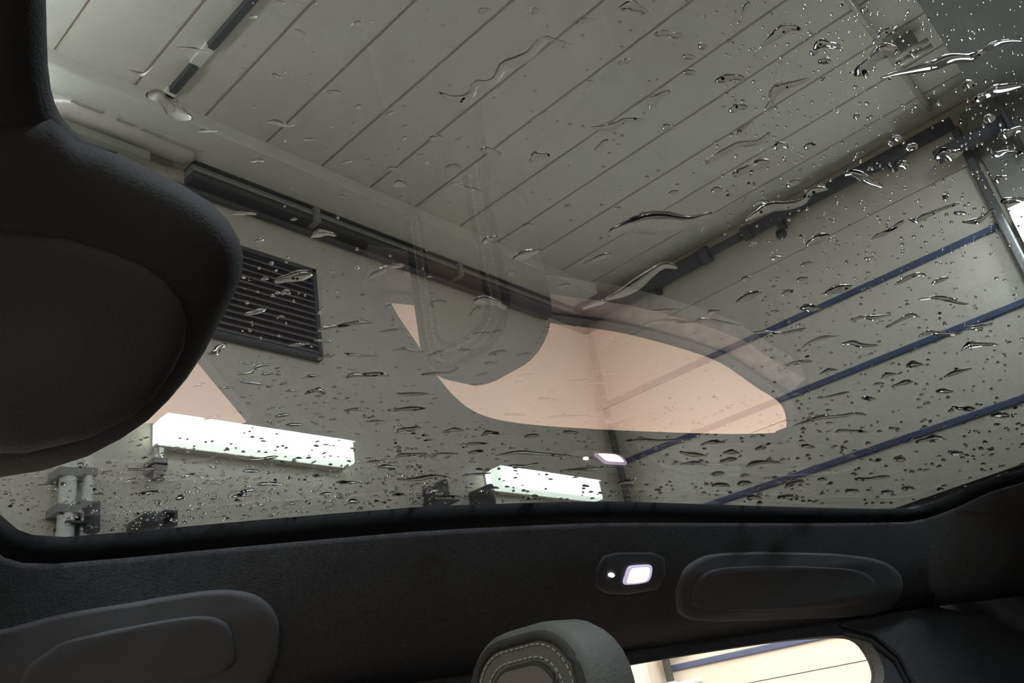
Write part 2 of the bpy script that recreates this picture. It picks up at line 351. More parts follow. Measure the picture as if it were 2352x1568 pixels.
# pipes and fittings low on the left wall (seen through the lower edge of the roof glass)
def wall_pipe(x_, ya_, yb_, r, m, name, label, cat, tail=.5):
    a, b = L(x_, ya_, .05), L(x_, yb_, .05)
    t = empty(name, (a.x, YL - .05, b.z), label, cat)
    MB().tube([(a.x, YL - .05, b.z - tail), (a.x, YL - .05, a.z)], r, 12).out('pipe', MT[m], t, True)
    for z in (b.z + .02, a.z - .05):
        box_obj('clip', (a.x - r * 1.4, YL - .05 - r, z), (a.x + r * 1.4, YL, z + .02), MT['grey'], t)
    return t
wall_pipe(159, 1052, 1200, .020, 'white', 'white_pipe', 'white upright pipe at lower left, under the mirror housing', 'pipe')
wall_pipe(204, 1050, 1190, .013, 'white', 'white_pipe', 'thinner pale pipe close right of the white upright pipe', 'pipe')
wall_pipe(365, 1030, 1098, .013, 'tube_hi', 'white_pipe', 'short bright cream pipe under the left end of the long strip lamp', 'pipe', .01)
def wall_unit(x0_, y0_, x1_, y1_, name, label, cat, extra):
    a, b = L(x0_, y0_, .1), L(x1_, y1_, .1)
    t = empty(name, ((a.x + b.x) / 2, YL, b.z), label, cat)
    bevel(box_obj('body', (a.x, YL - .12, b.z), (b.x, YL, a.z), MT['navy'], t), .008, 2)
    for e in extra:
        a, b = L(e[0], e[1], .07), L(e[2], e[3], .07); box_obj(e[4], (a.x, YL - .08, b.z), (b.x, YL, a.z), MT['navy'], t)
    return t
wall_unit(211, 1152, 224, 1216, 'wall_valve', 'dark upright valve column beside the white pipes', 'valve', [(150, 1196, 212, 1204, 'pipe_arm'), (196, 1205, 226, 1222, 'foot')])
wall_unit(330, 1176, 370, 1210, 'hose_box', 'dark square hose box low on the wall under the long lamp', 'box', [(374, 1172, 404, 1180, 'arm'), (397, 1180, 404, 1208, 'leg'), (322, 1185, 331, 1210, 'side_cover')])
wall_unit(1010, 1102, 1030, 1164, 'wall_spout', 'dark upright spout left of the short strip lamp', 'spout', [(1000, 1144, 1052, 1152, 'lip')])
wall_unit(1116, 1112, 1134, 1160, 'wall_hook', 'faint dark bracket by the left end of the short lamp', 'bracket', [(1110, 1128, 1142, 1134, 'crossbar')])

# ------------------------------------------------------------------ the car: glass roof, headliner, side with windows
EDGE = [(0, 1180), (40, 1215), (80, 1230), (150, 1234), (300, 1222), (450, 1208), (600, 1195), (780, 1180), (950, 1167), (1075, 1161), (1200, 1157), (1300, 1154), (1400, 1153), (1500, 1155), (1600, 1158),
        (1730, 1162), (1870, 1166), (2000, 1168), (2080, 1168), (2120, 1160), (2150, 1150), (2200, 1130), (2250, 1110), (2310, 1092), (2352, 1080)]
def cs(p): q = p - CAM; return q.dot(HC), q.dot(HS)
edge = [cs(on_glass(*p)) for p in EDGE]
rest = [(1.60, .45), (1.60, .0), (1.58, -.28), (1.50, -.33), (.8, -.35), (.06, -.33), (-.02, -.28), (-.03, .2), (-.01, .7)]
outline = edge + rest
def slab(name, poly, z0, z1, mats, slot_bottom=0, slot_other=1):
    n = len(poly); V = [car(c, s, z0) for c, s in poly] + [car(c, s, z1) for c, s in poly]
    tri = geometry.tessellate_polygon([[Vector((c, s, 0)) for c, s in poly]]); F = []; S = []
    for t_ in tri:
        F.append(tuple(t_)); S.append(slot_bottom); F.append(tuple(i + n for i in t_)[::-1]); S.append(slot_other)
    for i in range(n):
        F.append((i, (i + 1) % n, n + (i + 1) % n, n + i)); S.append(slot_other)
    o = mesh(name, V, F, mats, slots=S)
    bm = bmesh.new(); bm.from_mesh(o.data); bmesh.ops.recalc_face_normals(bm, faces=bm.faces); bm.to_mesh(o.data); bm.free()
    return o
big = [(c + (0.012 if 0 else 0), s) for c, s in outline]
cx_, cy_ = .78, .3
big = [(cx_ + (c - cx_) * 1.02, cy_ + (s - cy_) * 1.03) for c, s in outline]
GT = .005
gl = props(slab('window_1', big, ROOF, ROOF + GT, [MT['roof'], MT['clear']]), 'dark tinted glass roof of the car, wet with rain', 'glass roof', kind='structure')

# headliner: rings from the glass edge outward and down to the window tops
def skirt_target(c, s, i, n):
    return None
def ring(k):
    """k-th ring of the headliner outside the glass edge: (c, s, z) for every outline point."""
    out = []
    for c, s in outline:
        side = s > .60 and c < 1.53
        rear = c >= 1.53 and s > -.2
        if side or (c > 1.4 and s > .85):
            f = [0, .10, .32, .62, 1.0][k]; zz = [ROOF - .0001, ROOF - .030, ROOF - .090, ROOF - .145, .078][k]
            cc = c; cc += {0: 0, 1: .004, 2: .01, 3: .02, 4: .05}[k] * (1 if c > 1.4 else 0) * 3
            cc -= [0, .01, .05, .12, .25][k] * (1 if c < .1 else 0)
            out.append((cc, s + (1.083 - s) * f, zz))
        elif rear:
            out.append((c + [0, .03, .12, .35, .75][k], s + [0, 0, .02, .06, .12][k] * (1 if s > .5 else 0), ROOF - [.0001, .02, .05, .10, .2][k]))
        elif s <= -.2:
            out.append((c + (c - .8) * .1 * k, s - [0, .01, .05, .15, .3][k], ROOF - [.0001, .03, .08, .14, .2][k]))
        else:
            out.append((c - [0, .02, .08, .18, .3][k], s, ROOF - [.0001, .02, .05, .09, .15][k]))
    return out
rings = [ring(k) for k in range(5)]
n = len(outline)
def loft(name, rr, m, up=.012):
    V = [car(*p) for R in rr for p in R]; F = []
    k = len(rr)
    for i in range(k - 1):
        for j in range(n): F.append((i * n + j, i * n + (j + 1) % n, (i + 1) * n + (j + 1) % n, (i + 1) * n + j))
    o = mesh(name, V, F, m, smooth=True)
    md = o.modifiers.new('thick', 'SOLIDIFY'); md.thickness = up; md.offset = 1
    return o, V, F
trim_o, _, _ = loft('trim_5', [[(c, s, z) for (c, s, z) in rings[0]], [tuple(a + (b - a) * .8 for a, b in zip(p, q)) for p, q in zip(rings[0], rings[1])]], MT['trim'], .004)
props(trim_o, 'black rubber trim around the edge of the glass roof', 'trim', kind='structure')
sub = []
r2 = [[tuple(a + (b - a) * .8 for a, b in zip(p, q)) for p, q in zip(rings[0], rings[1])]] + rings[1:]
hl, HV, HF = loft('car_roof', r2, MT['liner'], .012)
props(hl, 'dark fabric headliner below the glass roof', 'headliner', kind='structure')
bvh = BVHTree.FromPolygons(HV, HF)
def on_liner(x, y, off=0.0):
    d = ray(x, y).normalized(); h = bvh.ray_cast(CAM, d)
    if h[0] is None: return at_depth(x, y, 1.1)
    nn = h[1] if h[1].dot(d) < 0 else -h[1]
    return h[0] + nn * off

# passenger side of the car with its two window openings
WS = 1.083
rear_win = [(.540, -.165), (.60, -.063), (.614, -.028), (.650, .020), (.690, .044), (.766, .056), (.953, .060), (1.169, .060), (1.30, .058), (1.41, .052), (1.472, .042), (1.494, .008), (1.495, -.025), (1.475, -.045), (1.435, -.062),
            (1.398, -.085), (1.337, -.122), (1.242, -.143), (1.127, -.160), (1.039, -.168), (.841, -.168), (.58, -.172)]
def chaikin(P, k=2):
    for _ in range(k): P = [tuple(a + (b - a) * f for a, b in zip(p, q)) for p, q in zip(P, P[1:] + P[:1]) for f in (.25, .75)]
    return P
rear_win = chaikin(rear_win)
front_win = [(-.55, .06), (-.2, .085), (.165, .089), (.268, .077), (.305, .070), (.317, .057), (.262, -.016), (.20, -.10), (.17, -.17), (-.2, -.18), (-.75, -.16)]
outer = [(-1.0, -.85), (2.3, -.85), (2.3, .264), (1.4, .264), (.5, .22), (.1, .20), (-.5, .14), (-1.0, -.05)]
def side_wall(name, outer, holes, s0, s1, m):
    loops = [[Vector((c, z, 0)) for c, z in outer]] + [[Vector((c, z, 0)) for c, z in h] for h in holes]
    flat = [p for l in loops for p in l]; N = len(flat)
    tri = geometry.tessellate_polygon(loops)
    V = [car(p.x, s0, p.y) for p in flat] + [car(p.x, s1, p.y) for p in flat]; F = []
    for t_ in tri: F += [tuple(t_), tuple(i + N for i in t_)[::-1]]
    k = 0
    for l in loops:
        for i in range(len(l)):
            a, b = k + i, k + (i + 1) % len(l); F.append((a, b, N + b, N + a))
        k += len(l)
    o = mesh(name, V, F, m)
    bm = bmesh.new(); bm.from_mesh(o.data); bmesh.ops.recalc_face_normals(bm, faces=bm.faces); bm.to_mesh(o.data); bm.free(); return o
props(side_wall('wall_car_side', outer, [rear_win, front_win], WS, WS + .03, MT['liner']), 'dark inner side of the car around its door windows', 'car side', kind='structure')
def pane(name, poly, label):
    P = [(c, z) for c, z in poly]; V = [car(c, WS + .022, z) for c, z in P] + [car(c, WS + .026, z) for c, z in P]; k = len(P)
    F = [tuple(range(k)), tuple(range(2 * k - 1, k - 1, -1))] + [(i, (i + 1) % k, k + (i + 1) % k, k + i) for i in range(k)]
    S = [0, 1] + [1] * k
    o = mesh(name, V, F, [MT['side'], MT['clear']], slots=S)
    bm = bmesh.new(); bm.from_mesh(o.data); bmesh.ops.recalc_face_normals(bm, faces=bm.faces); bm.to_mesh(o.data); bm.free()
    return props(o, label, 'window', kind='structure')
pane('window_2', rear_win, 'clear rear door window showing the cream wall')
pane('window_3', front_win, 'clear front door window beside the passenger seat')
sill = [(.50, -.176), (.58, -.176), (.70, -.174), (.841, -.172), (1.039, -.172), (1.127, -.164), (1.242, -.147), (1.337, -.126), (1.405, -.088), (1.455, -.064), (1.50, -.046)]
SB = MB()
for (c0, z0_), (c1, z1_) in zip(sill, sill[1:]):
    SB.add([car(c0, WS - .045, z0_ - .012), car(c1, WS - .045, z1_ - .012), car(c1, WS + .004, z1_ - .002), car(c0, WS + .004, z0_ - .002), car(c0, WS - .05, z0_ - .05), car(c1, WS - .05, z1_ - .05), car(c1, WS + .004, z1_ - .05), car(c0, WS + .004, z0_ - .05)],
           [(0, 1, 2, 3), (4, 5, 1, 0), (7, 6, 5, 4), (0, 3, 7, 4), (1, 5, 6, 2), (2, 6, 7, 3)])
props(SB.out('trim_7', MT['sill']), 'grey sill ledge under the rear side window', 'trim', kind='structure')
# rubber seal round the rear corner of the rear window
sl = MB()
for off, r in ((.014, .0045), (.030, .0045)):
    pts = [car(1.40 + off * .2, WS - .004, .040 + off), car(1.47 + off * .6, WS - .004, .022 + off * .8), car(1.515 + off, WS - .004, -.01 + off * .3), car(1.53 + off, WS - .004, -.05), car(1.535 + off, WS - .004, -.12), car(1.53 + off, WS - .004, -.3)]
    sl.tube(pts, r, 8)
props(sl.out('trim_6', MT['seal'], None, True), 'double rubber seal round the back corner of the rear side window', 'trim', kind='structure')
# the rest of the cabin, dark: floor, driver side, dashboard end, tail end
props(box_obj('car_floor', (0, 0, 0), (1, 1, .1), MT['carpet']), 'dark carpeted floor of the car', 'floor', kind='structure')
def car_box(name, c0, c1, s0, s1, z0, z1, m, parent=None):
    V = [car(c, s, z) for z in (z0, z1) for c, s in ((c0, s0), (c1, s0), (c1, s1), (c0, s1))]
    return mesh(name, V, [(3, 2, 1, 0), (4, 5, 6, 7), (0, 1, 5, 4), (1, 2, 6, 5), (2, 3, 7, 6), (3, 0, 4, 7)], m, parent)
bpy.data.objects.remove(bpy.data.objects['car_floor'])
props(car_box('car_floor', -1.0, 2.3, -.62, WS, -.90, -.85, MT['carpet']), 'dark carpeted floor of the car', 'floor', kind='structure')
props(side_wall('wall_car_driver', [(-1.0, -.85), (2.3, -.85), (2.3, .264), (-.5, .14), (-1.0, -.05)], [[(-.5, -.15), (.4, -.15), (.4, .03), (-.4, .04)]], -.62, -.65, MT['liner']), 'dark inner side of the car on the driver side', 'car side', kind='structure')
props(car_box('car_roof_skin', 1.64, 2.4, -.66, WS + .06, ROOF + .006, ROOF + .022, MT['trim']), 'black painted roof panel behind the glass', 'roof panel', kind='structure')
props(car_box('wall_car_tail', 2.27, 2.3, -.62, WS, -.85, ROOF, MT['liner']), 'dark tail end of the cabin', 'car end', kind='structure')
props(car_box('wall_car_dash', -1.0, -.75, -.62, WS, -.85, -.22, MT['liner']), 'dark dashboard end of the cabin', 'car end', kind='structure')

# rear bench (its reflection darkens the roof glass)
rb = empty('rear_bench', car(1.55, .35, -.85), 'dark rear bench seat behind the front seats', 'seat')
bevel(car_box('cushion', 1.15, 1.65, -.45, .98, -.84, -.50, MT['carpet'], rb), .05, 3)
bevel(car_box('backrest', 1.62, 1.80, -.45, .98, -.60, -.16, MT['carpet'], rb), .05, 3)

# ------------------------------------------------------------------ front passenger seat with stitched headrest
seat = empty('passenger_seat', car(.40, .80, -.85), 'grey leather passenger seat with double-stitched headrest in front of the side window', 'seat')
def rounded(name, ctr, half, rad, m, parent, yaw=0.0, seg=6, lean=0.0):
    """A box in the car's frame with big rounded edges; half = (c, s, z)."""
    bm = bmesh.new(); bmesh.ops.create_cube(bm, size=2)
    for v in bm.verts: v.co = Vector((v.co.x * half[0], v.co.y * half[1], v.co.z * half[2]))
    bmesh.ops.bevel(bm, geom=bm.edges, offset=rad, segments=seg, profile=.5, affect='EDGES')
    V = []
    for v in bm.verts:
        c, s = v.co.x + lean * v.co.z, v.co.y
        V.append(car(ctr[0] + c * math.cos(yaw) - s * math.sin(yaw), ctr[1] + c * math.sin(yaw) + s * math.cos(yaw), ctr[2] + v.co.z))
    bm.verts.index_update(); F = [tuple(v.index for v in f.verts) for f in bm.faces]; bm.free()
    return mesh(name, V, F, m, parent, True)
HCT = (.547, .813, -.036); HH = (.04, .096, .135); YAW = .25
def seat_pt(dc, ds, z): return car(HCT[0] + dc * math.cos(YAW) - ds * math.sin(YAW), HCT[1] + dc * math.sin(YAW) + ds * math.cos(YAW), z)
def rrect(hw, hh, r, nseg=7):
    P = []
    for qx, qy, a0 in ((1, 1, 0), (-1, 1, 90), (-1, -1, 180), (1, -1, 270)):
        for k in range(nseg + 1):
            a = math.radians(a0 + 90 * k / nseg); P.append((qx * (hw - r) + r * math.cos(a), qy * (hh - r) + r * math.sin(a)))
    return P
def cushion(name, ctr, hw, hh, r, prof, m, parent, lean=0.0):
    """Rounded pad: its outline lies across the car, rings run front to back; prof = (front-back offset, inset)."""
    V = []
    for dc, ins in prof:
        for s_, z_ in rrect(hw - ins, hh - ins, max(.004, r - ins)): V.append(seat_pt(dc + lean * z_, s_, ctr[2] + z_))
    k = len(V) // len(prof); F = [(i * k + j, i * k + (j + 1) % k, (i + 1) * k + (j + 1) % k, (i + 1) * k + j) for i in range(len(prof) - 1) for j in range(k)]
    F += [tuple(range(k))[::-1], tuple((len(prof) - 1) * k + j for j in range(k))]
    o = mesh(name, V, F, m, parent, True); return o
hr = cushion('headrest', HCT, HH[1], HH[2], .072, [(-.040, .020), (-.0395, .013), (-.037, .006), (-.032, .002), (-.022, 0), (.018, 0), (.030, .004), (.038, .014), (.04, .03)], MT['leather'], seat)
fc = HCT[0] - HH[0]
def face_pt(s, z, off=0.0): return seat_pt(-HH[0] - off, s - HCT[1], z)
def face_loop(hw, top, r, bottom=-.165, nseg=10):
    """Upside-down U on the headrest's face: from the foot on the near side over the top to the far side."""
    pts = [(HCT[1] - hw, bottom)]
    for k in range(nseg + 1):
        a = math.pi - k * math.pi / 2 / nseg; pts.append((HCT[1] - hw + r + r * math.cos(a), top - r + r * math.sin(a)))
    for k in range(nseg + 1):
        a = math.pi / 2 - k * math.pi / 2 / nseg; pts.append((HCT[1] + hw - r + r * math.cos(a), top - r + r * math.sin(a)))
    pts.append((HCT[1] + hw, bottom)); return pts
def resample(P, step):
    out = [Vector(P[0])]; acc = 0
    for a, b in zip(P, P[1:]):
        a, b = Vector(a), Vector(b); l = (b - a).length; d = step - acc
        while d <= l: out.append(a + (b - a) * (d / l)); d += step
        acc = (acc + l) % step if l + acc >= step else acc + l
    return out
hw_, top_ = .106, .083
MB().tube([face_pt(s, z, -.0008) for s, z in face_loop(.078, .085, .054)], .0055, 8).out('outer_seam', MT['crease'], hr, True)
fp = face_loop(.046, .057, .030); k = len(fp)
mesh('face_panel', [face_pt(s, z, .004) for s, z in fp] + [face_pt(s, z, -.002) for s, z in fp], [tuple(range(k))] + [(i, (i + 1) % k, k + (i + 1) % k, k + i) for i in range(k)], MT['leather2'], hr)
MB().tube([face_pt(s, z, 0) for s, z in fp], .0042, 8).out('inner_seam', MT['crease'], hr, True)
for hw2, top2, r2_ in ((.069, .077, .047), (.056, .065, .038)):
    st = MB(); P = resample([Vector((s, z, 0)) for s, z in face_loop(hw2, top2, r2_)], .0026)
    for i in range(0, len(P) - 2, 3):
        st.tube([face_pt(P[i].x, P[i].y, .0012), face_pt(P[i + 2].x, P[i + 2].y, .0012)], .0011, 5)
    o = st.out('stitching', MT['thread'], hr); o['kind'] = 'stuff'
rounded('back_shell', (HCT[0] + .026, HCT[1] + .004, HCT[2] - .024), (.024, .082, .104), .022, MT['back'], hr, yaw=YAW)
for ds in (-.06, .06):
    MB().tube([car(.555, .812 + ds, -.30), car(.55, .812 + ds, -.15)], .007, 10).out('headrest_post', MT['trim'], seat, True)
rounded('backrest', (.60, .795, -.53), (.07, .235, .27), .06, MT['crease'], seat, lean=.12)
rounded('cushion', (.33, .795, -.74), (.28, .24, .09), .06, MT['crease'], seat)

# ------------------------------------------------------------------ rear-view mirror seen from below
mr = empty('rearview_mirror', at_depth(60, 300, .27), 'big black rear-view mirror housing hanging in from the left edge', 'mirror')
def depth(y): return .235 + .09 * (max(y, -100) / 1000)
body = [(118, 262), (180, 318), (260, 347), (340, 385), (420, 425), (480, 463), (522, 503), (550, 550), (559, 592), (552, 640), (531, 690), (501, 747), (470, 808), (430, 868), (388, 918), (340, 965), (280, 1006), (200, 1048), (100, 1080), (0, 1096),
        (-150, 1105), (-300, 1060), (-390, 940), (-420, 760), (-390, 540), (-310, 400), (-200, 300), (-60, 255)]
bc = (120, 700)
def shell(name, loop, ctr, profile, m, parent):
    """Closed rounded body: rings of the outline, each (scale, depth offset along the line of sight)."""
    V = []; k = len(loop)
    for sc_, dz in profile:
        for x, y in loop:
            X_, Y_ = ctr[0] + (x - ctr[0]) * sc_, ctr[1] + (y - ctr[1]) * sc_
            d0 = depth(Y_) + dz; V.append(at_depth(X_, Y_, d0))
    F = []
    for i in range(len(profile) - 1):
        for j in range(k): F.append((i * k + j, i * k + (j + 1) % k, (i + 1) * k + (j + 1) % k, (i + 1) * k + j))
    F += [tuple(range(k))[::-1], tuple((len(profile) - 1) * k + j for j in range(k))]
    return mesh(name, V, F, m, parent, True)
mb = shell('housing', body, bc, [(.0, -.010), (.3, -.0098), (.6, -.009), (.80, -.006), (.90, -.002), (.96, .004), (.99, .011), (1, .018), (.985, .026), (.95, .032), (.90, .035)], MT['mirror'], mr)
capl = [(150, 540), (260, 575), (330, 605), (385, 645), (420, 692), (432, 742), (422, 800), (396, 852), (352, 914), (300, 958), (200, 1008), (60, 1040), (-100, 1042), (-270, 960), (-330, 780), (-290, 620), (-120, 540), (0, 525)]
shell('back_cap', capl, (80, 780), [(0, -.0150), (.5, -.0148), (.8, -.0135), (.93, -.0115), (.985, -.009), (1.0, -.004), (1.0, .004)], MT['mirror2'], mb)
st = []; k = 16
for y, xl, xr, rd in ((-170, -150, 100, .016), (-60, -150, 104, .017), (60, -148, 107, .018), (150, -150, 110, .018), (205, -158, 117, .018), (240, -180, 127, .018), (270, -215, 142, .018), (300, -250, 168, .017), (325, -270, 205, .016), (350, -270, 275, .012)):
    for j in range(k):
        a = 2 * math.pi * j / k; xx = (xl + xr) / 2 + (xr - xl) / 2 * math.cos(a)
        st.append(at_depth(xx, y, depth(y) + .016 + rd * math.sin(a)))
F = [(i * k + j, i * k + (j + 1) % k, (i + 1) * k + (j + 1) % k, (i + 1) * k + j) for i in range(9) for j in range(k)]
F += [tuple(range(k))[::-1], tuple(9 * k + j for j in range(k))]
mesh('stem', st, F, MT['mirror'], mr, True)

# ------------------------------------------------------------------ pads and lamp on the headliner
def pad(name, loop, ctr, profile, m, parent, slots=None, soft=True):
    if soft and len(loop) > 10: loop = [q for i in range(len(loop)) for q in smooth_path([loop[i - 1], loop[i], loop[(i + 1) % len(loop)], loop[(i + 2) % len(loop)]], 9)[3:6]]
    V = []; k = len(loop)
    for sc_, off in profile:
        for x, y in loop: V.append(on_liner(ctr[0] + (x - ctr[0]) * sc_, ctr[1] + (y - ctr[1]) * sc_, off))
    F = []
    for i in range(len(profile) - 1):
        for j in range(k): F.append((i * k + j, i * k + (j + 1) % k, (i + 1) * k + (j + 1) % k, (i + 1) * k + j))
    F.append(tuple((len(profile) - 1) * k + j for j in range(k)))
    return mesh(name, V, F, m, parent, True)
FILL = (.92, .86, .80, .74, .68, .62, .56, .5, .44, .38, .32, .26, .2, .14, .08, .02)
PR = [(1.0, -.002), (1.0, .001), (.985, .004), (.96, .0055)] + [(f, .0055) for f in FILL]
left_h = [(20, 1442), (140, 1411), (300, 1384), (450, 1359), (530, 1355), (585, 1365), (622, 1392), (640, 1430), (640, 1485), (628, 1540), (560, 1600), (300, 1640), (0, 1660), (-120, 1600), (-120, 1480)]
t = empty('grab_handle', on_liner(330, 1500), 'dark folded grab handle on the headliner at lower left', 'handle', 'grab handles on the headliner')
pad('handle_pad', left_h, (300, 1500), PR, MT['liner_pad'], t)
pad('grip_bar', [(110, 1490), (150, 1466), (240, 1446), (390, 1418), (470, 1410), (520, 1425), (535, 1470), (520, 1530), (300, 1580), (60, 1600), (60, 1530)], (300, 1500), [(1.0, .005), (.99, .0075), (.96, .0085)] + [(f, .0085) for f in FILL], MT['liner_pad'], t)
right_h = [(1552, 1375), (1556, 1340), (1572, 1305), (1605, 1281), (1650, 1270), (1760, 1267), (1855, 1269), (1950, 1274), (2030, 1290), (2070, 1325), (2065, 1375), (2000, 1410), (1780, 1420), (1580, 1420)]
t = empty('grab_handle', on_liner(1760, 1330), 'dark folded grab handle on the headliner right of the lit reading lamp', 'handle', 'grab handles on the headliner')
pad('handle_pad', right_h, (1780, 1330), PR, MT['liner_pad'], t)
pad('grip_bar', [(1585, 1385), (1590, 1340), (1615, 1312), (1660, 1300), (1760, 1297), (1880, 1299), (1960, 1306), (2000, 1325), (2005, 1355), (1980, 1382), (1780, 1395), (1640, 1396)], (1770, 1335), [(1.0, .005), (.99, .006), (.96, .0068)] + [(f, .0068) for f in FILL], MT['liner_pad'], t)

rl_ = empty('reading_lamp', on_liner(1440, 1318), 'small lit reading lamp glowing white on the dark headliner', 'lamp')
pad('base_plate', [(1366, 1345), (1370, 1305), (1385, 1276), (1420, 1268), (1500, 1268), (1525, 1280), (1528, 1320), (1510, 1352), (1440, 1364), (1390, 1362)], (1445, 1316), [(1, -.001), (1, .001), (.98, .002), (.9, .0025), (.4, .0025), (.02, .0025)], MT['base'], rl_)
frm = [(1428, 1334), (1432, 1318), (1438, 1302), (1446, 1297), (1466, 1295), (1486, 1294.5), (1492, 1298), (1492, 1308), (1489, 1322), (1481, 1331), (1462, 1335), (1434, 1337)]
pad('lens_frame', frm, (1461, 1316), [(1, .001), (1, .005), (.97, .0062), (.80, .0062), (.78, .004)], MT['led_frame'], rl_)
pad('lens', frm, (1461, 1316), [(.80, .004), (.78, .006), (.70, .007), (.4, .0075), (.02, .0075)], MT['led'], rl_)
dot = [(1401 + 7 * math.cos(a * math.pi / 5), 1318 + 5 * math.sin(a * math.pi / 5)) for a in range(10)]
pad('indicator_light', dot, (1401, 1318), [(1, .001), (1, .004), (.8, .005), (.3, .0055), (.02, .0055)], MT['led_dot'], rl_)

# ------------------------------------------------------------------ rain on the glass roof
ZD = GT + .0003
def crop(o, s=2.94):
    return lambda P: [(o[0] + x / s, o[1] + y / s) for x, y in P]
DROPS = []
def add(o, rows):
    f = crop(o)
    for r in rows: DROPS.append((f(r[0]), r[1], r[2] if len(r) > 2 else None))
add((0, 0), [
 ([(985, 650), (1060, 640), (1130, 690), (1200, 760), (1300, 800)], 105, 'fat loop-shaped raindrop by the pale tube lamp and mirror stem'),
 ([(870, 470), (960, 500), (1040, 440)], 26), ([(1190, 320), (1290, 330), (1400, 355)], 24), ([(1320, 890), (1390, 880), (1470, 885)], 24), ([(1790, 830), (1850, 822), (1920, 845), (1990, 845)], 32),
 ([(1690, 1095), (1740, 1080), (1785, 1090)], 26), ([(2040, 945), (2120, 940)], 18), ([(1540, 1442), (1650, 1440), (1735, 1445)], 22), ([(1680, 122), (1735, 110)], 26), ([(1850, 15), (1940, 25)], 26),
 ([(1840, 500), (1900, 530)], 26), ([(2200, 620), (2310, 625)], 26), ([(1990, 195), (2070, 235)], 20), ([(1960, 1485), (2005, 1478)], 18), ([(2280, 1322), (2340, 1330)], 20)])
add((780, 0), [
 ([(670, 620), (730, 655), (800, 668), (865, 655), (905, 610), (925, 565), (985, 565), (1050, 540), (1085, 480), (1115, 440), (1200, 412), (1285, 370), (1335, 305), (1385, 265), (1450, 270), (1560, 300)], 66, 'longest wavy dark streak of rain, across the ceiling planks'),
 ([(70, 190), (130, 158), (230, 158)], 34), ([(945, 95), (970, 70), (1030, 75)], 42), ([(1285, 70), (1345, 80)], 50), ([(1600, 160), (1650, 140), (1740, 132)], 34),
 ([(1880, 60), (1960, 35), (2020, 55), (2090, 85)], 60, 'forked raindrop with twin glints at the top edge, left of the glint field'), ([(2120, 235), (2200, 222), (2260, 240), (2340, 240)], 44), ([(2095, 735), (2130, 670), (2235, 615)], 60, 'bent dark-rimmed raindrop between the ceiling planks, upper centre right'),
 ([(1695, 860), (1760, 865), (1850, 855), (1920, 815), (2060, 805)], 50, 'dark curled raindrop with a bright hook beneath, above centre'), ([(1720, 1015), (1770, 975), (1815, 940)], 30), ([(1290, 818), (1340, 785), (1410, 752)], 22), ([(600, 945), (650, 930), (695, 925)], 38),
 ([(770, 962), (860, 912)], 18), ([(415, 945), (455, 925)], 22), ([(945, 1018), (1020, 1015), (1090, 1045)], 40), ([(1290, 1095), (1330, 1055), (1420, 1050)], 60, 'domed raindrop with dark crest low on the ceiling planks'), ([(705, 1138), (770, 1120), (830, 1138)], 26), ([(360, 1260), (395, 1235), (455, 1255)], 44),
 ([(725, 1262), (790, 1240), (850, 1272), (910, 1282), (960, 1298)], 38, 'double-humped raindrop above the cable rail'), ([(315, 1142), (390, 1135)], 26), ([(2175, 868), (2220, 855), (2262, 866)], 40), ([(2220, 1312), (2290, 1290)], 28), ([(1240, 1532), (1305, 1515)], 28), ([(305, 778), (385, 748)], 20),
 ([(100, 735), (145, 712)], 30), ([(530, 1052), (580, 1050)], 20), ([(1515, 1398), (1565, 1388)], 20), ([(415, 858), (470, 855)], 20), ([(0, 1105), (85, 1085)], 20), ([(730, 322), (785, 328)], 18), ([(1855, 1402), (1905, 1410)], 18), ([(1880, 430), (1970, 405)], 36),
 ([(1815, 1570), (1950, 1530), (2080, 1510), (2230, 1505), (2380, 1500), (2530, 1440)], 130, 'largest raindrop, wide and dark-topped, above the corner of the walls')])
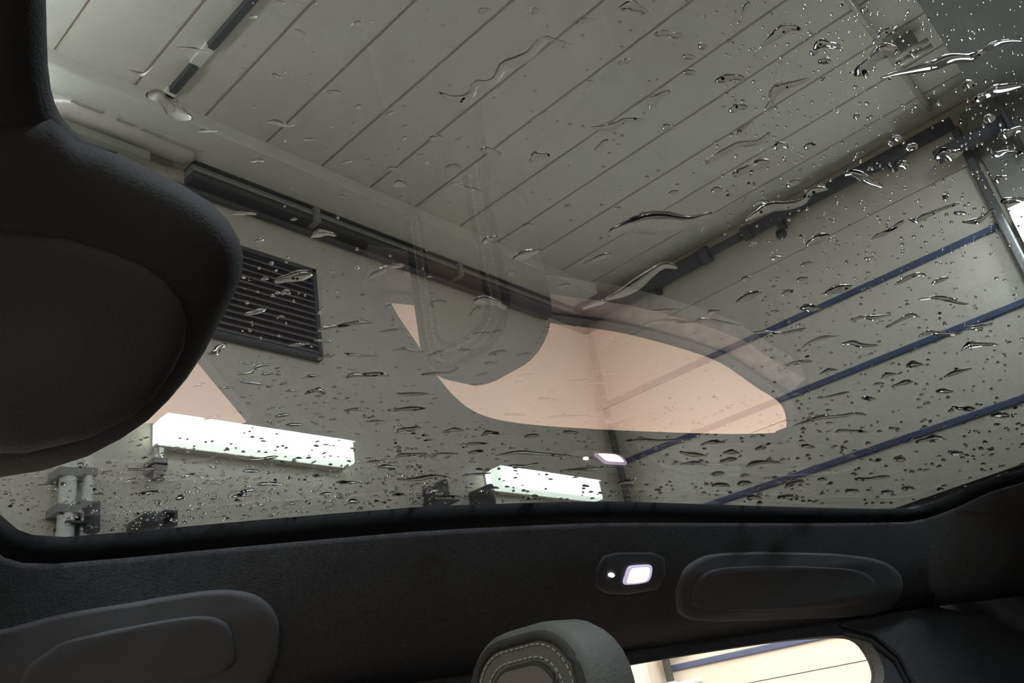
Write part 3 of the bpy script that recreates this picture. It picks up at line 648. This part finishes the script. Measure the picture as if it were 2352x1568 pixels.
add((1552, 0), [
 ([(560, 330), (640, 270), (720, 205), (790, 185), (855, 205)], 60, 'arched raindrop leading into the starry glints, near the top edge'), ([(930, 340), (980, 295), (1050, 305), (1115, 318)], 55), ([(600, 745), (645, 690), (665, 620), (720, 590), (820, 560), (905, 530)], 60, 'dark bent raindrop left of the glint field, above the pipe'),
 ([(265, 550), (340, 530), (400, 520), (465, 530)], 50), ([(355, 755), (420, 725), (485, 725)], 50), ([(185, 1100), (270, 1060), (340, 1020), (430, 975), (560, 960), (640, 890)], 46, 'long raindrop with branching top, left of the dark pipe'), ([(410, 920), (440, 880), (525, 820)], 26),
 ([(380, 1185), (470, 1150), (560, 1110), (640, 1090)], 62, 'stubby dark-topped raindrop right below the branching one'), ([(655, 1005), (710, 980), (765, 990)], 46), ([(865, 1000), (945, 975)], 42),
 ([(470, 1490), (560, 1440), (640, 1400), (760, 1390), (860, 1360), (920, 1290), (1030, 1275)], 60, 'long knobbly raindrop lying over the dark pipe'), ([(1135, 1185), (1190, 1170), (1280, 1205), (1340, 1240), (1410, 1262)], 60, 'club-shaped raindrop crossing the dark pipe'),
 ([(1380, 530), (1480, 500), (1620, 475), (1740, 445), (1860, 400), (2000, 390), (2100, 330), (2200, 285), (2355, 275)], 55, 'longest dark streak of rain over the bulkhead at upper right'), ([(2000, 690), (2080, 655), (2180, 610), (2360, 570)], 60, 'second dark streak at the right edge, under the longest one'), ([(2170, 935), (2250, 900), (2360, 860)], 46),
 ([(1745, 1075), (1800, 1040), (1870, 1050), (1945, 1015)], 70, 'brightest sparkling raindrop beside the top of the dark post'), ([(1490, 1125), (1585, 1112)], 50), ([(1540, 1010), (1640, 985)], 46), ([(745, 1258), (845, 1218)], 46), ([(240, 1290), (315, 1275)], 40), ([(520, 1388), (580, 1362), (640, 1372)], 30),
 ([(1570, 1480), (1620, 1490), (1700, 1455), (1790, 1415), (1925, 1368)], 30), ([(1415, 1565), (1480, 1535), (1545, 1485)], 26), ([(1210, 510), (1290, 440), (1400, 350), (1500, 330)], 90, 'broad glassy raindrop with a silvery streak, upper right'), ([(1330, 300), (1380, 250), (1450, 190)], 44, 'blazing white streak of rain at upper right'),
 ([(2135, 1235), (2190, 1208), (2255, 1190)], 34), ([(1875, 1440), (1965, 1440)], 26), ([(2130, 1062), (2230, 1028), (2355, 1032)], 30), ([(1930, 1498), (2050, 1490), (2150, 1405)], 30), ([(2190, 1365), (2360, 1345)], 40), ([(1940, 590), (2025, 565)], 60), ([(445, 130), (470, 60), (500, 10)], 34, 'bright starry raindrop at the top edge'),
 ([(150, 310), (215, 320)], 50), ([(45, 380), (140, 390)], 40), ([(50, 490), (145, 492)], 36), ([(1250, 80), (1300, 60)], 44), ([(905, 370), (960, 340)], 44), ([(960, 420), (1050, 410)], 44), ([(1580, 350), (1620, 390)], 34), ([(1265, 470), (1295, 530)], 40), ([(1200, 780), (1240, 800)], 44), ([(1460, 950), (1530, 930)], 40), ([(2080, 820), (2160, 790)], 54),
 ([(900, 240), (930, 235)], 30), ([(700, 380), (720, 400)], 28), ([(1280, 690), (1300, 710)], 28), ([(1760, 690), (1790, 710)], 34), ([(1980, 250), (2000, 265)], 34), ([(1610, 715), (1630, 725)], 26), ([(1800, 1330), (1840, 1345)], 40)])
add((1552, 520), [
 ([(880, 125), (950, 90), (1040, 55)], 52, 'stubby bright-tipped raindrop under the pipe joint'), ([(1315, 95), (1360, 65), (1430, 38), (1500, 0)], 26), ([(445, 355), (525, 348)], 26), ([(640, 218), (720, 212)], 24), ([(405, 515), (490, 475), (580, 440)], 46, 'clean spindle-shaped raindrop right of the wall corner'), ([(715, 462), (795, 432)], 30), ([(845, 262), (935, 240)], 24), ([(815, 365), (895, 348)], 28),
 ([(1005, 455), (1080, 430), (1195, 400)], 44), ([(835, 555), (920, 552), (985, 555)], 40), ([(1175, 635), (1270, 612), (1340, 620), (1425, 598)], 28), ([(1405, 692), (1500, 642), (1590, 600), (1655, 612)], 24), ([(1475, 400), (1570, 348), (1640, 325), (1695, 332)], 28), ([(1725, 388), (1845, 345)], 26), ([(1635, 495), (1740, 482), (1850, 495), (1920, 518), (1985, 526)], 26),
 ([(505, 722), (600, 712), (700, 722), (800, 708), (885, 685)], 20), ([(848, 822), (920, 775), (1020, 748), (1110, 736)], 20), ([(1115, 795), (1190, 786), (1260, 804), (1380, 802)], 28), ([(1635, 748), (1720, 716), (1780, 724), (1935, 722)], 26), ([(1935, 692), (2040, 682), (2145, 650)], 22), ([(1925, 845), (1975, 805), (2050, 798), (2185, 796)], 30), ([(750, 945), (800, 922), (930, 910)], 22), ([(970, 998), (1040, 973), (1095, 970)], 22),
 ([(1555, 945), (1600, 935), (1675, 932)], 34), ([(1385, 1028), (1430, 1003), (1495, 996)], 24), ([(1455, 1085), (1540, 1058), (1605, 1046)], 24), ([(1810, 1018), (1900, 988), (2005, 960)], 22), ([(790, 1345), (900, 1315), (1000, 1290), (1130, 1280), (1210, 1264), (1295, 1272)], 24, 'long dark ripple of rain just right of the pink reflection tip'), ([(950, 1158), (1050, 1147), (1180, 1115)], 16), ([(1255, 1160), (1355, 1166)], 20), ([(1335, 1068), (1415, 1062)], 16),
 ([(1075, 1392), (1140, 1378), (1305, 1390)], 16), ([(1885, 1222), (1960, 1235), (2025, 1230)], 26), ([(2125, 1282), (2255, 1272)], 28), ([(1755, 1115), (1875, 1115)], 26), ([(1615, 1458), (1700, 1440), (1750, 1425), (1835, 1442)], 26), ([(165, 1478), (240, 1458), (345, 1462)], 20), ([(320, 1535), (370, 1522), (435, 1532)], 24), ([(535, 1508), (615, 1492)], 24), ([(845, 1482), (945, 1492)], 22), ([(25, 1520), (100, 1540), (215, 1550)], 24),
 ([(0, 645), (120, 648), (180, 635), (310, 648), (455, 672)], 28, 'dark ripple of rain just above the upper edge of the big pink reflection'), ([(215, 582), (305, 574)], 30), ([(635, 578), (705, 572)], 18), ([(495, 128), (555, 118)], 20)])
add((0, 520), [
 ([(2095, 75), (2140, 52), (2200, 45), (2275, 62)], 44), ([(1850, 375), (1920, 355), (2040, 330), (2120, 318)], 62, 'plump pale raindrop over the upper corner of the vent'), ([(1645, 595), (1720, 580), (1800, 555)], 30), ([(2135, 705), (2210, 685), (2360, 668)], 34), ([(2115, 768), (2255, 780)], 20), ([(2140, 902), (2200, 876), (2265, 870)], 26), ([(1605, 1002), (1700, 985), (1745, 945), (1850, 930)], 26, 'bent silvery streak of rain under the vent'),
 ([(1400, 865), (1450, 850), (1480, 815), (1535, 792)], 44), ([(1615, 1048), (1785, 1070)], 20), ([(2055, 1132), (2150, 1105), (2200, 1135)], 34), ([(1855, 1284), (1960, 1272)], 20), ([(1925, 1342), (2045, 1340)], 20), ([(1295, 1082), (1395, 1062)], 22), ([(1475, 1092), (1585, 1090)], 16), ([(1365, 1306), (1490, 1282)], 16), ([(1755, 358), (1815, 350)], 24), ([(1895, 458), (1960, 428)], 30), ([(2065, 1014), (2145, 1010)], 20), ([(1885, 1072), (1935, 1060)], 18),
 ([(1765, 1004), (1845, 992)], 22), ([(1635, 928), (1715, 926)], 18), ([(1945, 804), (2065, 797)], 20), ([(1715, 104), (1785, 85)], 26), ([(1925, 1112), (2005, 1109)], 16)])
add((780, 520), [
 ([(195, 348), (260, 310), (340, 275), (440, 262)], 40, 'dark arched raindrop above the thin pink sliver'), ([(605, 525), (650, 512), (725, 508)], 30), ([(875, 602), (915, 565), (955, 542)], 26), ([(900, 515), (940, 500), (1010, 502), (1080, 525), (1150, 568)], 50, 'broad raindrop with a dark brow between the pink reflections'), ([(955, 120), (1000, 92), (1070, 68)], 36), ([(1165, 225), (1230, 200), (1310, 175), (1372, 165)], 56, 'plump dark-topped raindrop on the soffit near the wall corner'), ([(1125, 322), (1185, 308)], 28),
 ([(1465, 412), (1560, 392)], 30), ([(1635, 262), (1740, 216), (1840, 182)], 32), ([(1780, 500), (1900, 455), (2010, 390), (2100, 320), (2190, 265), (2285, 278)], 64, 'long bulging raindrop pointing into the corner of the walls'), ([(1640, 555), (1720, 525), (1810, 502)], 30), ([(-20, 675), (100, 655), (225, 650)], 34), ([(265, 712), (350, 702), (435, 692)], 18), ([(355, 838), (430, 832), (530, 846)], 18), ([(595, 876), (650, 856), (715, 832)], 18), ([(895, 728), (1000, 722), (1095, 702)], 22),
 ([(1005, 872), (1060, 854), (1135, 846)], 28), ([(45, 1025), (80, 1005), (160, 1004), (270, 998), (335, 1010)], 32, 'long flat dark-topped raindrop left of the pink sliver tip'), ([(545, 1002), (640, 992), (740, 986), (805, 950)], 18), ([(25, 856), (130, 872), (265, 880)], 18), ([(795, 838), (915, 836)], 18), ([(975, 928), (1065, 926)], 26), ([(915, 1012), (1010, 990)], 16), ([(1375, 690), (1480, 690)], 18), ([(1195, 872), (1305, 858)], 16), ([(1505, 1046), (1670, 1040), (1700, 1056), (1855, 1050)], 18, 'longest kinked bright thread of water inside the pink reflection'),
 ([(1335, 1167), (1490, 1173)], 18), ([(1105, 1270), (1265, 1275)], 18), ([(1395, 1292), (1500, 1283), (1700, 1290), (1855, 1310)], 16), ([(385, 1128), (450, 1134), (615, 1130)], 22), ([(365, 1252), (400, 1238), (500, 1231), (585, 1226)], 24), ([(25, 1248), (100, 1234), (175, 1242)], 18), ([(385, 1384), (430, 1373), (560, 1362)], 26), ([(175, 1317), (315, 1316)], 14), ([(695, 1394), (760, 1375), (845, 1378)], 24), ([(965, 1402), (1010, 1390), (1085, 1402)], 22), ([(1245, 1422), (1355, 1412)], 26), ([(1505, 1388), (1615, 1396)], 22),
 ([(375, 1558), (430, 1544), (605, 1532)], 20), ([(635, 1537), (805, 1536)], 14), ([(1045, 1548), (1200, 1528), (1300, 1532), (1430, 1542), (1640, 1562)], 22, 'longest bright thread of water above the short strip lamp'), ([(845, 1472), (1005, 1466)], 18), ([(2095, 574), (2200, 568), (2320, 562)], 22), ([(2045, 675), (2110, 650), (2200, 640), (2360, 645)], 34), ([(1915, 1452), (2040, 1442), (2160, 1447), (2360, 1432)], 18), ([(865, 1533), (975, 1515)], 22), ([(1195, 1012), (1310, 1000)], 16), ([(1175, 1058), (1245, 1046)], 14)])
add((780, 1035), [
 ([(255, 118), (300, 108), (395, 110)], 22), ([(385, 192), (440, 198), (540, 192), (640, 173), (745, 176)], 24, 'long dark ripple of rain between the two strip lamps'), ([(1135, 102), (1250, 107), (1345, 85)], 20), ([(1495, 132), (1700, 127), (1870, 116)], 20, 'straight bright thread of water above the right end of the short lamp'), ([(650, 322), (730, 316), (825, 311)], 18), ([(1875, 224), (1940, 212), (2005, 226)], 26), ([(45, 358), (90, 340), (135, 348)], 24), ([(570, 284), (635, 280)], 24),
 ([(355, 302), (435, 292)], 20), ([(1255, 332), (1345, 310)], 16), ([(-5, 217), (125, 216)], 16), ([(175, 77), (315, 75)], 16), ([(855, 162), (960, 157), (1025, 150)], 12)])
add((1552, 1035), [
 ([(295, 82), (350, 64), (410, 57)], 24), ([(475, 107), (520, 93), (600, 78), (715, 80)], 24, 'dark ripple of rain low on the glass left of the lowest wall strip'), ([(245, 163), (335, 153)], 24), ([(240, 238), (365, 232)], 22), ([(415, 228), (515, 217)], 24), ([(735, 248), (800, 220), (875, 206)], 22), ([(685, 318), (835, 311)], 24), ([(475, 322), (530, 313), (585, 324)], 22), ([(1205, 193), (1300, 193), (1450, 173)], 18), ([(955, 198), (1025, 196)], 18), ([(1145, 278), (1240, 275)], 28), ([(1385, 288), (1475, 280)], 26), ([(1525, 260), (1615, 256)], 26),
 ([(435, 172), (505, 166)], 16), ([(25, 92), (150, 84), (220, 110)], 18), ([(1855, 22), (1945, 20)], 28), ([(1485, 64), (1555, 60)], 28)])
add((0, 1035), [
 ([(835, 127), (950, 127), (1045, 115)], 18), ([(1675, 62), (1770, 57), (1880, 38)], 20, 'bright wavy thread of water just under the long strip lamp'), ([(935, 302), (980, 289), (1075, 280)], 26), ([(1240, 178), (1310, 158)], 18), ([(1725, 232), (1800, 224), (1920, 228)], 18), ([(1595, 287), (1725, 260)], 16), ([(845, 213), (925, 190)], 22), ([(1185, 328), (1245, 312)], 34), ([(2265, 217), (2355, 213)], 18), ([(1565, 313), (1675, 296)], 18), ([(995, 203), (1115, 190)], 18), ([(1635, 138), (1755, 140)], 20), ([(2155, 298), (2245, 291)], 20), ([(245, 237), (375, 232)], 16), ([(615, 303), (705, 295)], 16)])

rs = random.Random(3)
HS_ = .62
US = (-1, -.94, -.84, -.68, -.4, 0, .4, .68, .84, .94, 1)
def drop_geo(P, wpx, n=14, m=11, wob=.22):
    """A bead of water: its foot follows the path, the dome rises away from the glass."""
    my = sum(p[1] for p in P) / len(P); hk = .56 - .22 * min(1, max(0, (my - 200) / 800))
    path = smooth_path(P, n); ph = rs.uniform(0, 6); V = []; F = []; S = []; E0 = []
    for i, (x, y) in enumerate(path):
        t = i / n; a = path[max(i - 1, 0)]; b = path[min(i + 1, n)]; dx, dy = b[0] - a[0], b[1] - a[1]; l = math.hypot(dx, dy) or 1
        nx, ny = -dy / l, dx / l
        prof = max(.03, math.sin(math.pi * min(1, max(0, t))) ** .55) * (1 + wob * math.sin(9 * t + ph) * (1 if len(P) > 2 else .3))
        h = wpx / 2 * prof
        A = on_glass(x - nx * h, y - ny * h, ZD); B = on_glass(x + nx * h, y + ny * h, ZD)
        hw = (A - B).length / 2; hw = min(hw, .012)
        for u in US:
            q = A + (B - A) * ((u + 1) / 2)
            V.append(q + Vector((0, 0, hk * hw * (1 - abs(u) ** 3.2))))
        E0.append((A, B))
    for i in range(n):
        for j in range(m - 1):
            F.append((i * m + j, (i + 1) * m + j, (i + 1) * m + j + 1, i * m + j + 1)); S.append(0)
    F += [tuple(range(m)), tuple(n * m + j for j in range(m))[::-1]]; S += [0, 0]
    k = len(V)
    for A, B in E0: V += [A, B]
    for i in range(n): F.append((k + 2 * i, k + 2 * i + 1, k + 2 * i + 3, k + 2 * i + 2)); S.append(1)
    return V, F, S
def finish_water(o):
    me = o.data
    me.polygons.foreach_set('use_smooth', [p.material_index == 0 for p in me.polygons])
    # every face outward: dome up, foot down
    bm = bmesh.new(); bm.from_mesh(me)
    for f in bm.faces:
        f.normal_update()
        if (f.material_index == 0 and f.normal.z < 0) or (f.material_index == 1 and f.normal.z > 0): f.normal_flip()
    bm.to_mesh(me); bm.free(); return o

def zone(x, y):
    """Where a drop sits, by what shows behind it."""
    if 880 < x < 1840 and 700 < y < 1010 and not (x < 1180 and y < 850):
        return 'in the left half of the big pink reflection' if x < 1400 else 'in the right half of the big pink reflection'
    if x > 1650 and y < 480:
        if y < 761 - .453 * (x - 1763) - 190 and x > 2080: return 'over the dark bulkhead at upper right'
        return 'on the planks near the bulkhead, among starry glints' if y < 690 - .5 * (x - 1400) - 40 else 'around the dark pipe near the post, among starry glints'
    if x > 1400:
        b_, c_, d_ = 761 - .453 * (x - 1763), 925 - .396 * (x - 1773), 1047 - .318 * (x - 1943)
        if y < b_: return 'above the highest blue strip' if y < 640 else 'over the corner of the two walls'
        if y < c_: return 'between the highest and second blue strips'
        if y < d_: return 'between the second and third blue strips'
        return 'below the third blue strip'
    if y < 400: return 'on the planks left of the longest dark streak' if x < 990 else 'on the planks around the longest dark streak' if y < 230 else 'low on the planks under the longest dark streak'
    if y < 640 and x > 560: return 'over the soffit and cable rail'
    if x < 735 and y < 850: return 'right on the vent louvres'
    if x < 880 and y < 960: return 'on bare wall right of and below the vent'
    if y < 1010: return 'between the vent and the pink reflections'
    if x < 400: return 'around the white pipes at lower left'
    if x < 880: return 'under the long strip lamp'
    return 'around the short strip lamp'
for P, wc, label in DROPS:
    wpx = wc / 2.94; ln = sum(math.hypot(b[0] - a[0], b[1] - a[1]) for a, b in zip(P, P[1:]))
    V, F, S = drop_geo(P, wpx, 26 if ln > 120 else 12)
    o = finish_water(mesh('raindrop', V, F, [MT['water'], MT['water_in']], slots=S))
    mx, my = sum(p[0] for p in P) / len(P), sum(p[1] for p in P) / len(P); z = zone(mx, my)
    if label: props(o, label, 'raindrop', 'raindrops on the glass roof')
    else:
        kind_ = 'long thin streak of rainwater ' if ln > 55 else 'short streak of rainwater ' if ln > 22 else 'small round raindrop '
        props(o, kind_ + z, 'raindrop', kind_.strip().replace('streak', 'streaks').replace('raindrop', 'raindrops') + ' ' + z)

# the fine spray of beads nobody could count: one object
SV, SF, SS = [], [], []
def bead(x, y, lx, ly, ang):
    k = 8; ca, sa = math.cos(ang), math.sin(ang); base = []
    for j in range(k):
        a = 2 * math.pi * j / k; u, v = lx / 2 * math.cos(a), ly / 2 * math.sin(a)
        base.append(on_glass(x + u * ca - v * sa, y + u * sa + v * ca, ZD))
    c = sum(base, Vector()) / k; hw = min((b - c).length for b in base); n0 = len(SV)
    for f, h in ((1, 0), (.87, .55), (.6, .88)): SV.extend(c + (b - c) * f + Vector((0, 0, HS_ * hw * h)) for b in base)
    SV.append(c + Vector((0, 0, HS_ * hw))); SV.extend(base)
    for j in range(k):
        for q in (0, k):
            SF.append((n0 + q + j, n0 + q + (j + 1) % k, n0 + q + k + (j + 1) % k, n0 + q + k + j)); SS.append(0)
        SF.append((n0 + 2 * k + j, n0 + 2 * k + (j + 1) % k, n0 + 3 * k)); SS.append(0)
    SF.append(tuple(n0 + 3 * k + 1 + j for j in range(k))); SS.append(1)
def lower(x):
    for a, b in zip(EDGE, EDGE[1:]):
        if a[0] <= x <= b[0]: return a[1] + (b[1] - a[1]) * (x - a[0]) / max(1, b[0] - a[0])
    return 1150
rz_ = random.Random(11)
def spray(n, x0, x1, y0, y1, l, t, ang, ys=1.0):
    done = 0
    while done < n:
        x = rz_.uniform(x0, x1); y = y0 + (y1 - y0) * rz_.random() ** ys
        if y > lower(x) - 6: done += 1; continue
        lx = rz_.uniform(*l) * rz_.uniform(.6, 1); bead(x, y, lx, min(lx, rz_.uniform(*t)), math.radians(rz_.uniform(*ang))); done += 1
spray(620, 0, 1000, 1000, 1235, (7, 18), (2.5, 5), (-12, 6), .8)
spray(560, 250, 1000, 1030, 1235, (5, 13), (2, 4), (-10, 6), .8)
spray(150, 540, 1000, 780, 1000, (6, 18), (2.5, 5), (-10, 6), .7)
spray(70, 540, 1000, 560, 780, (6, 16), (4, 8), (-25, 5))
spray(240, 900, 1500, 980, 1165, (6, 20), (2.5, 5), (-10, 6), .8)
spray(130, 1000, 1800, 760, 1000, (6, 16), (2, 4), (-10, 6))
spray(420, 1500, 2352, 900, 1165, (5, 20), (2.5, 6), (-22, 4), .9)
spray(330, 1750, 2352, 540, 900, (4, 14), (3, 6), (-30, 0))
spray(640, 1660, 2352, 0, 560, (4, 12), (4, 10), (-60, 20))
spray(60, 1200, 1700, 0, 560, (5, 14), (5, 9), (-50, 0))
spray(60, 550, 1300, 0, 500, (5, 12), (4, 8), (-40, 0))
o = finish_water(mesh('rain_spray', SV, SF, [MT['water'], MT['water_in']], slots=SS))
props(o, 'fine spray of tiny rain beads all over the glass roof', 'rain', kind='stuff')
